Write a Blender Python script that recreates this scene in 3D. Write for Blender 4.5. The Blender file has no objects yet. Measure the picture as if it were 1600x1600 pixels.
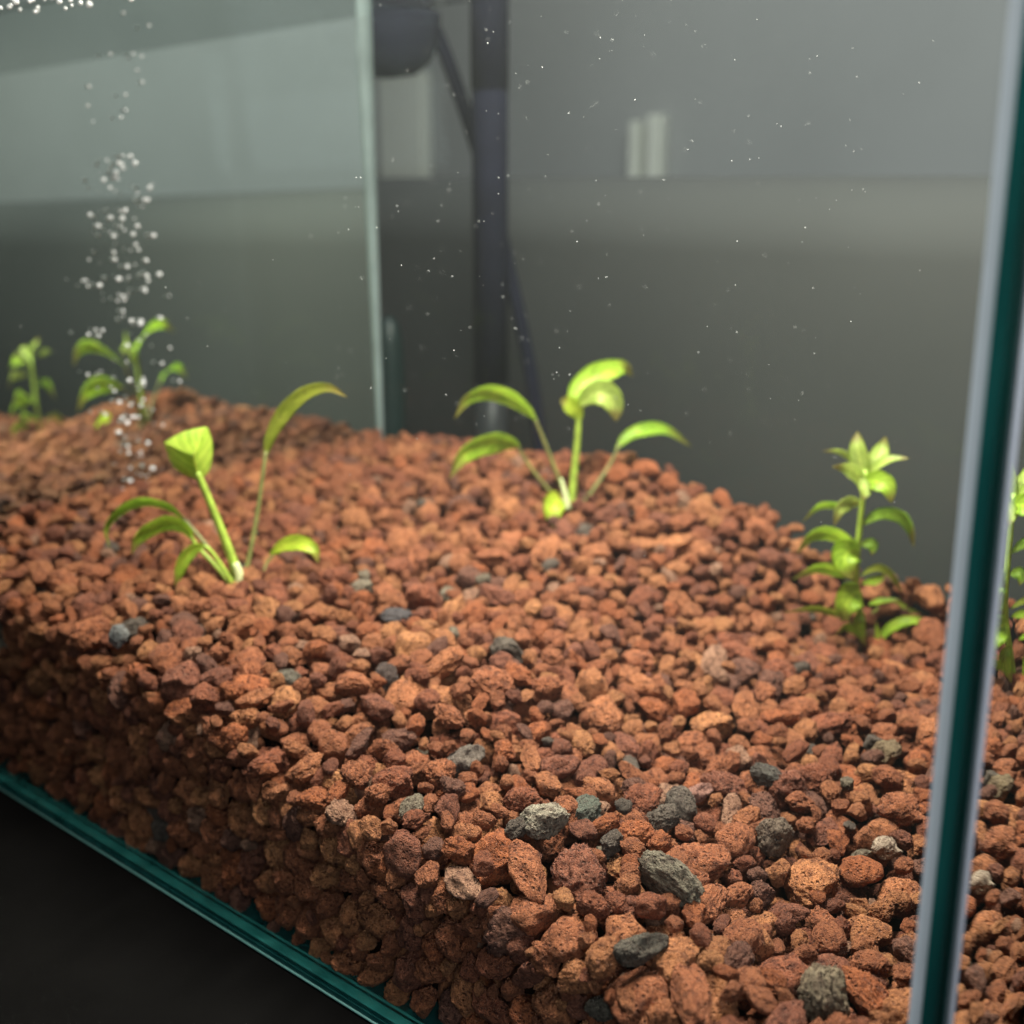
import bpy, bmesh, math, random
import numpy as np
from mathutils import Vector, Matrix, Euler, noise
rnd = random.Random(7)
S = bpy.context.scene
COL = S.collection

# ------------------------------------------------------------------ camera
HB = 0.28                                   # camera height over the underside of the tank
FPX = 1900.0                                # focal length in pixels of a 1600 px frame
PIT = math.atan(516 / 1900)
AZ = math.radians(49.6)                     # the long side runs this far left of the view
FW = Vector((-math.cos(AZ), math.sin(AZ), 0))
RT = Vector((math.sin(AZ), math.cos(AZ), 0))
CP, SP = math.cos(PIT), math.sin(PIT)

def level(px, py):
    X, Y = px - 800, 800 - py
    return X, FPX * CP + Y * SP, Y * CP - FPX * SP      # right, forward, up
_r, _f, _u = level(1412, 2119)
CAM = Vector((0, 0, HB)) - FW * (_f / -_u * HB) - RT * (_r / -_u * HB)

def ray(px, py):
    r, f, u = level(px, py)
    return (RT * r + FW * f + Vector((0, 0, u))).normalized()
def at_z(px, py, z):
    d = ray(px, py); return CAM + d * ((z - CAM.z) / d.z)
def at_y(px, py, y):
    d = ray(px, py); return CAM + d * ((y - CAM.y) / d.y)
def at_x(px, py, x):
    d = ray(px, py); return CAM + d * ((x - CAM.x) / d.x)
def at_depth(px, py, dist):                 # dist = horizontal distance straight ahead
    r, f, u = level(px, py)
    return CAM + (RT * r + FW * f + Vector((0, 0, u))) * (dist / f)
def depth_of(p):
    return (Vector(p) - CAM).dot(FW)

cam = bpy.data.objects.new('camera', bpy.data.cameras.new('camera'))
COL.objects.link(cam); S.camera = cam
cam.location = CAM
v = (FW * CP + Vector((0, 0, -SP)))
cam.rotation_euler = v.to_track_quat('-Z', 'Y').to_euler()
cam.data.sensor_width = 36; cam.data.lens = FPX / 1600 * 36
cam.data.clip_start = 0.01; cam.data.clip_end = 60
cam.data.dof.use_dof = True
cam.data.dof.focus_distance = 0.40
cam.data.dof.aperture_fstop = (cam.data.lens / 1000) / 0.0054

# ------------------------------------------------------------------ world and lamps
W = bpy.data.worlds.new('World'); S.world = W; W.use_nodes = True
W.node_tree.nodes['Background'].inputs['Color'].default_value = (0.50, 0.52, 0.60, 1)
W.node_tree.nodes['Background'].inputs['Strength'].default_value = 0.006

def area(name, loc, size, power, color, target, spread=180):
    l = bpy.data.lights.new(name, 'AREA'); l.shape = 'RECTANGLE'
    l.size, l.size_y = size; l.energy = power; l.color = color
    l.spread = math.radians(spread)
    o = bpy.data.objects.new(name, l); COL.objects.link(o); o.location = loc
    o.rotation_euler = (Vector(target) - Vector(loc)).to_track_quat('-Z', 'Y').to_euler()
    return o
area('aquarium_lamp', (-0.20, 0.128, 0.54), (0.40, 0.03), 8.8, (1.0, 0.94, 0.84), (-0.24, 0.120, 0.0), 160)
area('corner_fill', (0.42, -0.50, 0.55), (0.22, 0.5), 0.7, (0.84, 0.90, 1.0), (0.0, 0.0, 0.16), 75)  # added fill light brightening the corner seam and glass edges
area('backdrop_fill', (0.6, 0.20, 1.30), (3.2, 0.25), 23.0, (0.96, 0.98, 1.0), (0.6, 1.45, 0.30), 130)  # added unseen light that brightens the wall and counter behind
S.view_settings.view_transform = 'Standard'; S.view_settings.look = 'None'
S.view_settings.exposure = 0.0; S.view_settings.gamma = 1.0
S.cycles.max_bounces = 10; S.cycles.transparent_max_bounces = 24
S.cycles.glossy_bounces = 5; S.cycles.transmission_bounces = 6
S.cycles.diffuse_bounces = 3; S.cycles.volume_bounces = 0
S.cycles.caustics_reflective = False; S.cycles.caustics_refractive = False
S.cycles.use_denoising = True
S.cycles.sample_clamp_indirect = 4.0

# ------------------------------------------------------------------ helpers
def lin(r, g, b):
    f = lambda c: (c / 255 / 12.92) if c / 255 <= 0.04045 else ((c / 255 + 0.055) / 1.055) ** 2.4
    return (f(r), f(g), f(b), 1)
def mat(name):
    m = bpy.data.materials.new(name); m.use_nodes = True
    nt = m.node_tree; nt.nodes.clear()
    out = nt.nodes.new('ShaderNodeOutputMaterial')
    return m, nt, out
def node(nt, t, **kw):
    n = nt.nodes.new(t)
    for k, val in kw.items():
        if k in n.inputs: n.inputs[k].default_value = val
        else: setattr(n, k, val)
    return n
def ramp(nt, fac, stops, interp='LINEAR'):
    n = nt.nodes.new('ShaderNodeValToRGB'); n.color_ramp.interpolation = interp
    e = n.color_ramp.elements
    while len(e) < len(stops): e.new(0.5)
    for k, (p, c) in enumerate(stops):
        e[k].position = p; e[k].color = c if len(c) == 4 else (*c, 1)
    nt.links.new(fac, n.inputs['Fac']); return n
def mixc(nt, mode, fac, a, b):
    n = nt.nodes.new('ShaderNodeMix'); n.data_type = 'RGBA'; n.blend_type = mode
    for sock, val in ((n.inputs[0], fac), (n.inputs[6], a), (n.inputs[7], b)):
        if isinstance(val, bpy.types.NodeSocket): nt.links.new(val, sock)
        else: sock.default_value = val
    return n.outputs[2]
def math_(nt, op, a, b=None, clamp=False):
    n = nt.nodes.new('ShaderNodeMath'); n.operation = op; n.use_clamp = clamp
    for i, val in enumerate((a, b)):
        if val is None: continue
        if isinstance(val, bpy.types.NodeSocket): nt.links.new(val, n.inputs[i])
        else: n.inputs[i].default_value = val
    return n.outputs[0]
def tag(o, label=None, cat=None, group=None, kind=None):
    if label: o['label'] = label
    if cat: o['category'] = cat
    if group: o['group'] = group
    if kind: o['kind'] = kind
    return o
def empty(name, loc=(0, 0, 0)):
    o = bpy.data.objects.new(name, None); COL.objects.link(o); o.location = loc; return o
def obj(name, me, mats=(), parent=None, smooth=False):
    if isinstance(me, bmesh.types.BMesh):
        b = me; me = bpy.data.meshes.new(name); b.to_mesh(me); b.free()
    for m in mats: me.materials.append(m)
    if smooth: me.shade_smooth()
    o = bpy.data.objects.new(name, me); COL.objects.link(o)
    if parent:
        o.parent = parent; o.matrix_parent_inverse = Matrix.Translation(-parent.location)
    return o
def box(bm, lo, hi, bevel=0.0, mi=0):
    b = bmesh.new()
    bmesh.ops.create_cube(b, size=1)
    for w in b.verts:
        w.co = Vector([lo[i] + (w.co[i] + 0.5) * (hi[i] - lo[i]) for i in range(3)])
    if bevel:
        bmesh.ops.bevel(b, geom=b.edges[:], offset=bevel, segments=2, affect='EDGES')
    me = bpy.data.meshes.new('t'); b.to_mesh(me); b.free(); bm.from_mesh(me); bpy.data.meshes.remove(me)
def catmull(pts, n):
    P = [np.array(p, float) for p in pts]; P = [2 * P[0] - P[1]] + P + [2 * P[-1] - P[-2]]
    out = []
    m = len(P) - 3
    for k in range(n + 1):
        t = k / n * m; i = min(int(t), m - 1); t -= i
        a, b, c, d = P[i:i + 4]
        out.append(0.5 * ((2 * b) + (-a + c) * t + (2 * a - 5 * b + 4 * c - d) * t * t + (-a + 3 * b - 3 * c + d) * t ** 3))
    return out
def tube(pts, rads, seg=10):
    bm = bmesh.new(); rings = []
    P = [Vector(p) for p in pts]
    for i, p in enumerate(P):
        t = (P[min(i + 1, len(P) - 1)] - P[max(i - 1, 0)]).normalized()
        a = t.cross(Vector((0.31, 0.9, 0.2))).normalized(); b = t.cross(a)
        r = rads[i] if hasattr(rads, '__len__') else rads
        rings.append([bm.verts.new(p + (a * math.cos(6.28318 * k / seg) + b * math.sin(6.28318 * k / seg)) * r) for k in range(seg)])
    for A, B in zip(rings, rings[1:]):
        for k in range(seg): bm.faces.new((A[k], A[(k + 1) % seg], B[(k + 1) % seg], B[k]))
    bm.faces.new(rings[0][::-1]); bm.faces.new(rings[-1])
    bmesh.ops.recalc_face_normals(bm, faces=bm.faces[:])
    return bm

# ------------------------------------------------------------------ materials
def glass_mat(name, tint, ior=1.5, scale=1.0, smear=0.0):
    m, nt, out = mat(name)
    tr = node(nt, 'ShaderNodeBsdfTransparent', Color=tint)
    gl = node(nt, 'ShaderNodeBsdfGlossy', Roughness=0.02)
    fr = node(nt, 'ShaderNodeFresnel', IOR=ior)
    ge = node(nt, 'ShaderNodeNewGeometry')
    f = math_(nt, 'MULTIPLY', fr.outputs[0], math_(nt, 'SUBTRACT', 1.0, ge.outputs['Backfacing']))
    f = math_(nt, 'MULTIPLY', f, scale)
    mx = node(nt, 'ShaderNodeMixShader')
    nt.links.new(f, mx.inputs[0]); nt.links.new(tr.outputs[0], mx.inputs[1]); nt.links.new(gl.outputs[0], mx.inputs[2])
    nt.links.new(mx.outputs[0], out.inputs[0])
    return m
M_GLASS = glass_mat('clear_glass', (0.975, 0.99, 0.98, 1))
M_GLASS_FAINT = glass_mat('wet_back_glass', (0.975, 0.99, 0.98, 1), scale=0.2)
def edge_mat(k=1.0):
    m, nt, out = mat('green_glass_edge')
    p = node(nt, 'ShaderNodeBsdfPrincipled', Roughness=0.18)
    tc = node(nt, 'ShaderNodeTexCoord')
    mp = node(nt, 'ShaderNodeMapping', Scale=(90, 90, 14)); nt.links.new(tc.outputs['Object'], mp.inputs[0])
    n = node(nt, 'ShaderNodeTexNoise', Scale=1.0, Detail=4.0); nt.links.new(mp.outputs[0], n.inputs['Vector'])
    r = ramp(nt, n.outputs[0], [(0.3, (0.004 * k, 0.040 * k, 0.038 * k)), (0.7, (0.012 * k, 0.085 * k, 0.078 * k))])
    nt.links.new(r.outputs[0], p.inputs['Base Color'])
    bp = node(nt, 'ShaderNodeBump', Strength=0.25, Distance=0.0005); nt.links.new(n.outputs[0], bp.inputs['Height'])
    nt.links.new(bp.outputs[0], p.inputs['Normal'])
    nt.links.new(p.outputs[0], out.inputs[0]); return m
M_EDGE = edge_mat()
def simple(name, color, rough=0.5, nscale=0, amt=0.2, spec=0.5, bump=0.0, trans=0.0):
    m, nt, out = mat(name)
    p = node(nt, 'ShaderNodeBsdfPrincipled', Roughness=rough)
    p.inputs['Specular IOR Level'].default_value = spec
    p.inputs['Base Color'].default_value = (*color[:3], 1)
    if nscale:
        tc = node(nt, 'ShaderNodeTexCoord')
        n = node(nt, 'ShaderNodeTexNoise', Scale=nscale, Detail=5.0); nt.links.new(tc.outputs['Object'], n.inputs['Vector'])
        r = ramp(nt, n.outputs[0], [(0.3, tuple(c * (1 - amt) for c in color[:3])), (0.7, tuple(min(1, c * (1 + amt)) for c in color[:3]))])
        nt.links.new(r.outputs[0], p.inputs['Base Color'])
        if bump:
            bp = node(nt, 'ShaderNodeBump', Strength=bump, Distance=0.001); nt.links.new(n.outputs[0], bp.inputs['Height'])
            nt.links.new(bp.outputs[0], p.inputs['Normal'])
    if trans:
        tr = node(nt, 'ShaderNodeBsdfTransparent'); mx = node(nt, 'ShaderNodeMixShader', Fac=trans)
        nt.links.new(p.outputs[0], mx.inputs[1]); nt.links.new(tr.outputs[0], mx.inputs[2]); nt.links.new(mx.outputs[0], out.inputs[0])
    else: nt.links.new(p.outputs[0], out.inputs[0])
    return m
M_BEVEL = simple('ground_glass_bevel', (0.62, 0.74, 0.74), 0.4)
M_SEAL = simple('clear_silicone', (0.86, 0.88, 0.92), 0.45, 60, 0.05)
M_SEAL_BACK = simple('aged_silicone', (0.30, 0.38, 0.37), 0.35, 60, 0.12, trans=0.2)
M_BLACK = simple('black_plastic', (0.012, 0.013, 0.028), 0.8, 40, 0.2, spec=0.15)
M_TEAL = simple('dark_green_plastic', (0.006, 0.020, 0.019), 0.45)
M_TABLE = simple('black_table', (0.0022, 0.0020, 0.0019), 0.7, 30, 0.3, spec=0.05, bump=0.1)

def stone_mat(name, palette, bumpy=1.0):
    m, nt, out = mat(name)
    p = node(nt, 'ShaderNodeBsdfPrincipled', Roughness=0.78)
    p.inputs['Specular IOR Level'].default_value = 0.35
    oi = node(nt, 'ShaderNodeObjectInfo'); tc = node(nt, 'ShaderNodeTexCoord')
    add = node(nt, 'ShaderNodeVectorMath', operation='ADD'); nt.links.new(tc.outputs['Object'], add.inputs[0])
    mul = node(nt, 'ShaderNodeVectorMath', operation='SCALE'); nt.links.new(oi.outputs['Random'], mul.inputs['Scale'])
    mul.inputs[0].default_value = (37.0, 19.0, 53.0); nt.links.new(mul.outputs[0], add.inputs[1])
    base = ramp(nt, oi.outputs['Random'], palette, 'CONSTANT')
    n1 = node(nt, 'ShaderNodeTexNoise', Scale=1.6, Detail=3.0); nt.links.new(add.outputs[0], n1.inputs['Vector'])
    n2 = node(nt, 'ShaderNodeTexNoise', Scale=9.0, Detail=6.0, Roughness=0.7); nt.links.new(add.outputs[0], n2.inputs['Vector'])
    v1 = node(nt, 'ShaderNodeTexVoronoi', Scale=5.0); nt.links.new(add.outputs[0], v1.inputs['Vector'])
    v2 = node(nt, 'ShaderNodeTexVoronoi', Scale=15.0); nt.links.new(add.outputs[0], v2.inputs['Vector'])
    pore1 = node(nt, 'ShaderNodeMapRange', interpolation_type='SMOOTHSTEP'); pore1.inputs[1].default_value = 0.12; pore1.inputs[2].default_value = 0.34
    nt.links.new(v1.outputs['Distance'], pore1.inputs[0])
    pore2 = node(nt, 'ShaderNodeMapRange', interpolation_type='SMOOTHSTEP'); pore2.inputs[1].default_value = 0.15; pore2.inputs[2].default_value = 0.42
    nt.links.new(v2.outputs['Distance'], pore2.inputs[0])
    # iron-rich patches: real colour patches of the rock
    c = mixc(nt, 'MIX', ramp(nt, n1.outputs[0], [(0.45, (0, 0, 0)), (0.60, (1, 1, 1))]).outputs[0], base.outputs[0],
             mixc(nt, 'MULTIPLY', 1.0, base.outputs[0], (1.2, 1.25, 1.25, 1)))
    n3 = node(nt, 'ShaderNodeTexNoise', Scale=3.2, Detail=5.0, Roughness=0.65); nt.links.new(mul.outputs[0], n3.inputs['Vector']); nt.links.new(add.outputs[0], n3.inputs['Vector'])
    c = mixc(nt, 'MULTIPLY', 1.0, c, ramp(nt, n3.outputs[0], [(0.36, (0.46, 0.40, 0.40)), (0.50, (1, 1, 1))]).outputs[0])
    c = mixc(nt, 'MULTIPLY', 1.0, c, ramp(nt, n2.outputs[0], [(0.28, (0.55, 0.54, 0.55)), (0.5, (0.95, 0.95, 0.97)), (0.72, (1.35, 1.38, 1.40))]).outputs[0])
    c = mixc(nt, 'MULTIPLY', 0.6, c, ramp(nt, pore1.outputs[0], [(0.0, (0.30, 0.24, 0.24)), (0.5, (1, 1, 1))]).outputs[0])  # shade inside the pores painted into the rock colour
    c = mixc(nt, 'MULTIPLY', 0.85, c, ramp(nt, pore2.outputs[0], [(0.0, (0.30, 0.25, 0.25)), (0.45, (1, 1, 1))]).outputs[0])
    sp = node(nt, 'ShaderNodeTexNoise', Scale=26.0, Detail=2.0); nt.links.new(add.outputs[0], sp.inputs['Vector'])
    c = mixc(nt, 'MIX', ramp(nt, sp.outputs[0], [(0.62, (0, 0, 0)), (0.72, (0.55, 0.55, 0.55))]).outputs[0], c, (0.62, 0.40, 0.28, 1))
    nt.links.new(c, p.inputs['Base Color'])
    h = math_(nt, 'ADD', math_(nt, 'MULTIPLY', pore1.outputs[0], 1.0), math_(nt, 'MULTIPLY', pore2.outputs[0], 0.35))
    h = math_(nt, 'ADD', h, math_(nt, 'MULTIPLY', n2.outputs[0], 0.9))
    bp = node(nt, 'ShaderNodeBump', Strength=1.0 * bumpy, Distance=0.0024); nt.links.new(h, bp.inputs['Height'])
    nt.links.new(bp.outputs[0], p.inputs['Normal'])
    nt.links.new(p.outputs[0], out.inputs[0]); return m
RED = [(0.0, (0.35, 0.110, 0.045)), (0.14, (0.42, 0.145, 0.058)), (0.30, (0.29, 0.085, 0.038)), (0.42, (0.46, 0.170, 0.066)),
       (0.54, (0.38, 0.122, 0.050)), (0.66, (0.25, 0.080, 0.042)), (0.74, (0.49, 0.195, 0.075)), (0.80, (0.40, 0.115, 0.040)),
       (0.90, (0.20, 0.078, 0.048)), (0.950, (0.40, 0.200, 0.12)), (0.980, (0.14, 0.105, 0.080)), (0.992, (0.28, 0.22, 0.15))]
M_LAVA = stone_mat('red_lava_rock', RED)

# ------------------------------------------------------------------ stone prototypes (one unit across the radius)
def stone_mesh(k, sub):
    r = random.Random(100 + k)
    bm = bmesh.new(); bmesh.ops.create_icosphere(bm, subdivisions=sub, radius=1.0)
    off = Vector((r.uniform(-50, 50), r.uniform(-50, 50), r.uniform(-50, 50)))
    sc = Vector((1.0, r.uniform(0.70, 0.95), r.uniform(0.55, 0.80)))
    if k % 5 == 0: sc = Vector((1.15, 0.62, 0.58))
    cuts = []
    for _ in range(r.randint(4, 8)):
        n = Vector((r.gauss(0, 1), r.gauss(0, 1), r.gauss(0, 1))).normalized(); cuts.append((n, r.uniform(0.58, 0.86)))
    craters = [(Vector((r.gauss(0, 1), r.gauss(0, 1), r.gauss(0, 1))).normalized(), r.uniform(0.08, 0.26), r.uniform(0.06, 0.16)) for _ in range(r.randint(8, 26))]
    rough = r.choice((1.2, 1.8, 2.4, 3.0)) if k % 6 else 0.5
    round_ = 0.5 if k % 4 == 1 else 1.0
    for w in bm.verts:
        d = w.co.normalized()
        q = d.copy()
        for n, h in cuts:
            t = q.dot(n) - h
            if t > 0: q -= n * t * 0.9 * round_
        s = 1 + 0.22 * noise.noise(d * 1.3 + off) + 0.10 * noise.noise(d * 3.1 + off)
        s += rough * (0.035 * noise.noise(d * 7 + off) + 0.022 * noise.noise(d * 15 + off))
        cell = noise.voronoi(d * 5.5 + off)[0][0]
        s -= rough * 0.05 * max(0, 1 - cell / 0.35)
        s -= rough * 0.035 * max(0, 1 - noise.voronoi(d * 11 + off)[0][0] / 0.4)
        for n, a, dep in craters:
            t = (d - n).length / a
            if t < 1: s -= dep * min(rough, 1.8) * 0.55 * (1 - t * t) ** 1.0
            elif t < 1.3: s += 0.02 * rough
        q = Vector((q.x * sc.x, q.y * sc.y, q.z * sc.z)) * s
        w.co = q
    me = bpy.data.meshes.new('stone'); bm.to_mesh(me); bm.free()
    me.materials.append(M_LAVA); me.shade_smooth()
    co = np.empty(len(me.vertices) * 3); me.vertices.foreach_get('co', co); co = co.reshape(-1, 3)
    return me, (np.abs(co).max(0))
NPROTO = 26
PROTO = [stone_mesh(k, 5 if k < 18 else 4) for k in range(NPROTO)]

# ------------------------------------------------------------------ tank measures
TB = 0.0040                                                   # bottom glass
T = 0.0066                                                    # glass thickness
DEP = 1.15 * HB
xl = at_z(0, 1227, 0); 
X0 = -(1.87 * HB)                                            # inner left face is found from the back corner below
# back corner vertical through pixel (588, 665): drop .592 HB
cb = CAM + (RT * level(588, 665)[0] + FW * level(588, 665)[1]) * (2.964 * HB / level(588, 665)[1])
X0, Y1 = cb.x, cb.y
ZW = HB + 0.364 * HB + 0.0                                   # water level
ZT = ZW + 0.05
XI, YI = -T, T                                               # inner faces right / front
print('tank', X0, Y1, 'cam', CAM)

# gravel height: control points (pixel, drop below the eye in HB)
CTRL = [(588, 670, .592), (0, 895, .632), (250, 1030, .655), (500, 1225, .725), (700, 1345, .745), (900, 1450, .756), (1000, 697, .530), (760, 690, .565),
        (1180, 760, .585), (1460, 872, .660), (895, 790, .612), (370, 915, .630), (1350, 1005, .765), (700, 1000, .655), (1100, 1200, .765), (150, 760, .585), (1330, 1450, .82)]
cp = []
for px, py, d in CTRL:
    p = at_z(px, py, HB * (1 - d)); cp.append((p.x, p.y, p.z))
cp = np.array(cp)
print(np.round(cp, 3).tolist())
gx = np.arange(X0, XI + 1e-6, 0.001); gy = np.arange(YI, Y1 + 1e-6, 0.001)
GX, GY = np.meshgrid(gx, gy, indexing='ij')
num = np.zeros_like(GX); den = np.zeros_like(GX)
for x, y, z in cp:
    w = 1 / (((GX - x) ** 2 + (GY - y) ** 2) + 0.00025) ** 1.5
    num += w * z; den += w
TARGET = num / den - 0.005 - 0.010 * np.clip(1 - (GY - YI) / 0.022, 0, 1) ** 2
def ground(x, y):
    i = int(np.clip((x - X0) / 0.001, 0, len(gx) - 1)); j = int(np.clip((y - YI) / 0.001, 0, len(gy) - 1))
    return float(TARGET[i, j])

# ------------------------------------------------------------------ pouring the gravel
rng = np.random.default_rng(5)
H = TARGET - 0.017
stones = []                                                   # x y z r proto
def euler_ext(R, ext):                                        # half height of a rotated ellipsoid
    return float(np.sqrt(((R[2] * ext) ** 2).sum()))
def drop_stone(x, y, r, k, rot, lim=0.003, sink=0.25):
    ext = PROTO[k][1] * r
    R = np.array(Euler(rot).to_matrix())
    hz = euler_ext(R, ext); hx = float(np.sqrt(((R[0] * ext) ** 2).sum())); hy = float(np.sqrt(((R[1] * ext) ** 2).sum()))
    x = min(max(x, X0 + hx * .9), XI - hx * 0.93); y = min(max(y, YI + hy * 0.93), Y1 - hy * .9)
    i0, i1 = int((x - hx - X0) / .001), int((x + hx - X0) / .001) + 2
    j0, j1 = int((y - hy - YI) / .001), int((y + hy - YI) / .001) + 2
    i0, j0 = max(i0, 0), max(j0, 0)
    gxs, gys, h = GX[i0:i1, j0:j1], GY[i0:i1, j0:j1], H[i0:i1, j0:j1]
    q = ((gxs - x) / hx) ** 2 + ((gys - y) / hy) ** 2
    ok = q < 0.92
    if not ok.any(): return None
    prof = np.sqrt(np.clip(1 - q, 0, 1)) * hz * 0.88
    z = float(np.percentile((h + prof)[ok], 82)) - sink * hz * 0.5
    if z + hz * .5 > ground(x, y) + lim: return None
    H[i0:i1, j0:j1] = np.where(ok, np.maximum(h, z + prof), h)
    stones.append([x, y, z, r, k, rot[0], rot[1], rot[2]])
    return z
nx, ny = GX.shape
def wall_layer(axis, l, n_try, seed):
    """stones lying against the glass, large ones first, small ones in the gaps"""
    g = np.random.default_rng(seed); span = (X0 + .002, XI - .003) if axis == 1 else (YI + .003, Y1 - .01)
    P = np.zeros((0, 3))
    sizes = np.sort(np.clip(g.lognormal(math.log(0.0047), 0.30, n_try), 0.0022, 0.0082))[::-1]
    for r in sizes:
        u = g.uniform(*span)
        if axis == 1 and u < -0.50: continue
        gr = ground(u, YI) if axis == 1 else ground(XI, u)
        z = g.uniform(TB + r * .35, gr - r * .4)
        if len(P) and (np.hypot(P[:, 0] - u, P[:, 1] - z) < (P[:, 2] + r) * 0.74).any(): continue
        P = np.vstack([P, (u, z, r)])
        k = int(g.integers(0, NPROTO)); rot = tuple(g.uniform(0, 6.283, 3))
        ext = PROTO[k][1] * r; R = np.array(Euler(rot).to_matrix())
        h = float(np.sqrt(((R[axis if axis == 1 else 0] * ext) ** 2).sum())) * 0.90 + l * 0.0065
        p = (u, YI + h, z) if axis == 1 else (XI - h, u, z)
        stones.append([*p, r, k, *rot])
wall_layer(1, 0, 22000, 1); wall_layer(1, 1, 6000, 2); wall_layer(0, 0, 9000, 3); wall_layer(0, 1, 4000, 4)
print('wall', len(stones))
nx, ny = GX.shape
for it in range(12500):
    c = rng.integers(0, nx * ny, 8)
    ii, jj = c // ny, c % ny
    d = (TARGET[ii, jj] - H[ii, jj])
    b = int(np.argmax(d))
    if d[b] < 0.0005: continue
    x, y = GX[ii[b], jj[b]], GY[ii[b], jj[b]]
    dist = math.hypot(x - CAM.x, y - CAM.y)
    r = float(np.clip(rng.lognormal(math.log(0.0055), 0.34), 0.0028, 0.0098))
    if it > 10500: r = float(rng.uniform(.0028, .0044))
    elif dist < 0.5:
        r *= 1.06
        if dist < 0.38 and rng.random() < 0.25: r = float(rng.uniform(0.0080, 0.0115))
    k = int(rng.integers(0, NPROTO))
    rot = (rng.uniform(-.6, .6), rng.uniform(-.6, .6), rng.uniform(0, 6.283)) if rng.random() < .75 else tuple(rng.uniform(0, 6.283, 3))
    drop_stone(x, y, r, k, rot, 0.0052 if it < 10500 else 0.002)
print('stones', len(stones))
ST = np.array(stones)

# which stone shows where: paint discs far to near
NB = 640
def project(P):
    d = P - np.array(CAM)
    r = d @ np.array(RT); f = d @ np.array(FW); u = d[:, 2]
    z = f * CP - u * SP; yy = u * CP + f * SP
    return 800 + FPX * r / z, 800 - FPX * yy / z, z
sx, sy, sz = project(ST[:, :3])
idb = -np.ones((NB, NB), int)
sc_ = NB / 1600
order = np.argsort(-sz)
for n in order:
    cx, cy, rr = sx[n] * sc_, sy[n] * sc_, FPX * ST[n, 3] * 0.85 / sz[n] * sc_
    if cx < -rr or cy < -rr or cx > NB + rr or cy > NB + rr: continue
    x0, x1, y0, y1 = int(max(cx - rr, 0)), int(min(cx + rr + 1, NB)), int(max(cy - rr, 0)), int(min(cy + rr + 1, NB))
    if x1 <= x0 or y1 <= y0: continue
    yy, xx = np.mgrid[y0:y1, x0:x1]
    mk = (xx - cx) ** 2 + (yy - cy) ** 2 < rr * rr
    idb[y0:y1, x0:x1][mk] = n
cnt = np.bincount(idb[idb >= 0].ravel(), minlength=len(ST))

# ------------------------------------------------------------------ distinct grey and pale stones (things of their own)
def flat(c, v=0.25):
    return [(0.0, (c[0] * 1.12, c[1] * 1.0, c[2] * .96)), (0.5, (c[0] * .98, c[1] * .87, c[2] * .84))]
GREYS = [  # px, py, radius mm (x, y, z factors), yaw, colour, label
    (850, 1281, 8.2, (1.2, .75, .6), 0.2, (0.36, 0.33, 0.25), 'pale grey angular stone touching a darker green-grey one mid-gravel'),
    (917, 1268, 7.2, (1.25, .7, .65), 0.9, (0.12, 0.14, 0.11), 'dark green-grey stone just right of the pale grey angular one'),
    (726, 1188, 7.4, (1.0, .9, .9), 0.4, (0.17, 0.145, 0.12), 'roundish dark grey stone alone among red gravel above the front edge'),
    (1045, 1375, 10.5, (1.5, .62, .6), -0.9, (0.20, 0.18, 0.13), 'long grey-brown stone lying slantwise in the right foreground'),
    (1000, 1482, 7.0, (1.15, .8, .8), 0.2, (0.15, 0.14, 0.11), 'dark grey stone low at the front glass below the long grey one'),
    (1285, 1560, 8.6, (1.1, .95, .9), 0.6, (0.23, 0.19, 0.125), 'largest grey-brown stone at the bottom beside the corner seam'),
    (1200, 1212, 6.6, (1.35, .6, .6), -0.7, (0.11, 0.105, 0.09), 'dark streaked oblong stone in the gravel right of centre'),
    (1386, 1176, 7.0, (1.2, .75, .7), 0.7, (0.27, 0.21, 0.12), 'olive-brown blocky stone left of the corner seam'),
    (1385, 1325, 5.2, (1.2, .8, .7), 0.1, (0.60, 0.50, 0.38), 'small whitish stone next to the corner seam'),
    (1210, 1306, 7.0, (1.1, .9, .8), 0.1, (0.19, 0.15, 0.11), 'brown-grey lumpy stone below the dark streaked one'),
    (450, 1066, 6.6, (1.1, .8, .75), 0.1, (0.16, 0.15, 0.115), 'small dark grey stone on the rim above the dark front face'),
    (604, 1060, 6.6, (.9, .8, .9), 0.3, (0.10, 0.075, 0.065), 'dark pitted stone right of the small dark grey rim stone'),
    (184, 993, 5.5, (.8, .7, 1.0), 0.1, (0.33, 0.37, 0.36), 'pale blue-grey chip in the gravel at the far left'),
    (620, 966, 6.8, (1.2, .8, .6), 0.3, (0.12, 0.115, 0.12), 'smooth slate-grey pebble between the left and middle plants'),
    (945, 1572, 6.0, (1.1, .8, .8), 0.3, (0.13, 0.12, 0.09), 'dark grey stone at the bottom edge of the picture'),
    (1093, 1238, 5.0, (1.0, .85, .85), 0.2, (0.40, 0.21, 0.16), 'smooth pinkish pebble left of the dark streaked stone'),
    (1068, 785, 6.6, (1.1, .9, .8), 0.3, (0.36, 0.22, 0.14), 'pale buff pebble on the far mound right of the middle plant'),
]
grey_ids = {}
yy_, xx_ = np.mgrid[0:NB, 0:NB]
for g in GREYS:
    bx, by = int(g[0] * sc_), int(min(g[1], 1590) * sc_)
    n = idb[by, bx]
    if n < 0 or n in grey_ids: 
        vals = [k for k in np.unique(idb[max(by-9,0):by+9, bx-9:bx+9]) if k >= 0 and k not in grey_ids]
        n = vals[0]
    grey_ids[int(n)] = g
for n, g in grey_ids.items():                                  # put it exactly on the surface there
    p = CAM + ray(g[0], g[1]) * ((Vector(ST[n, :3]) - CAM).length - 0.002)
    ST[n, :3] = p
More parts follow.
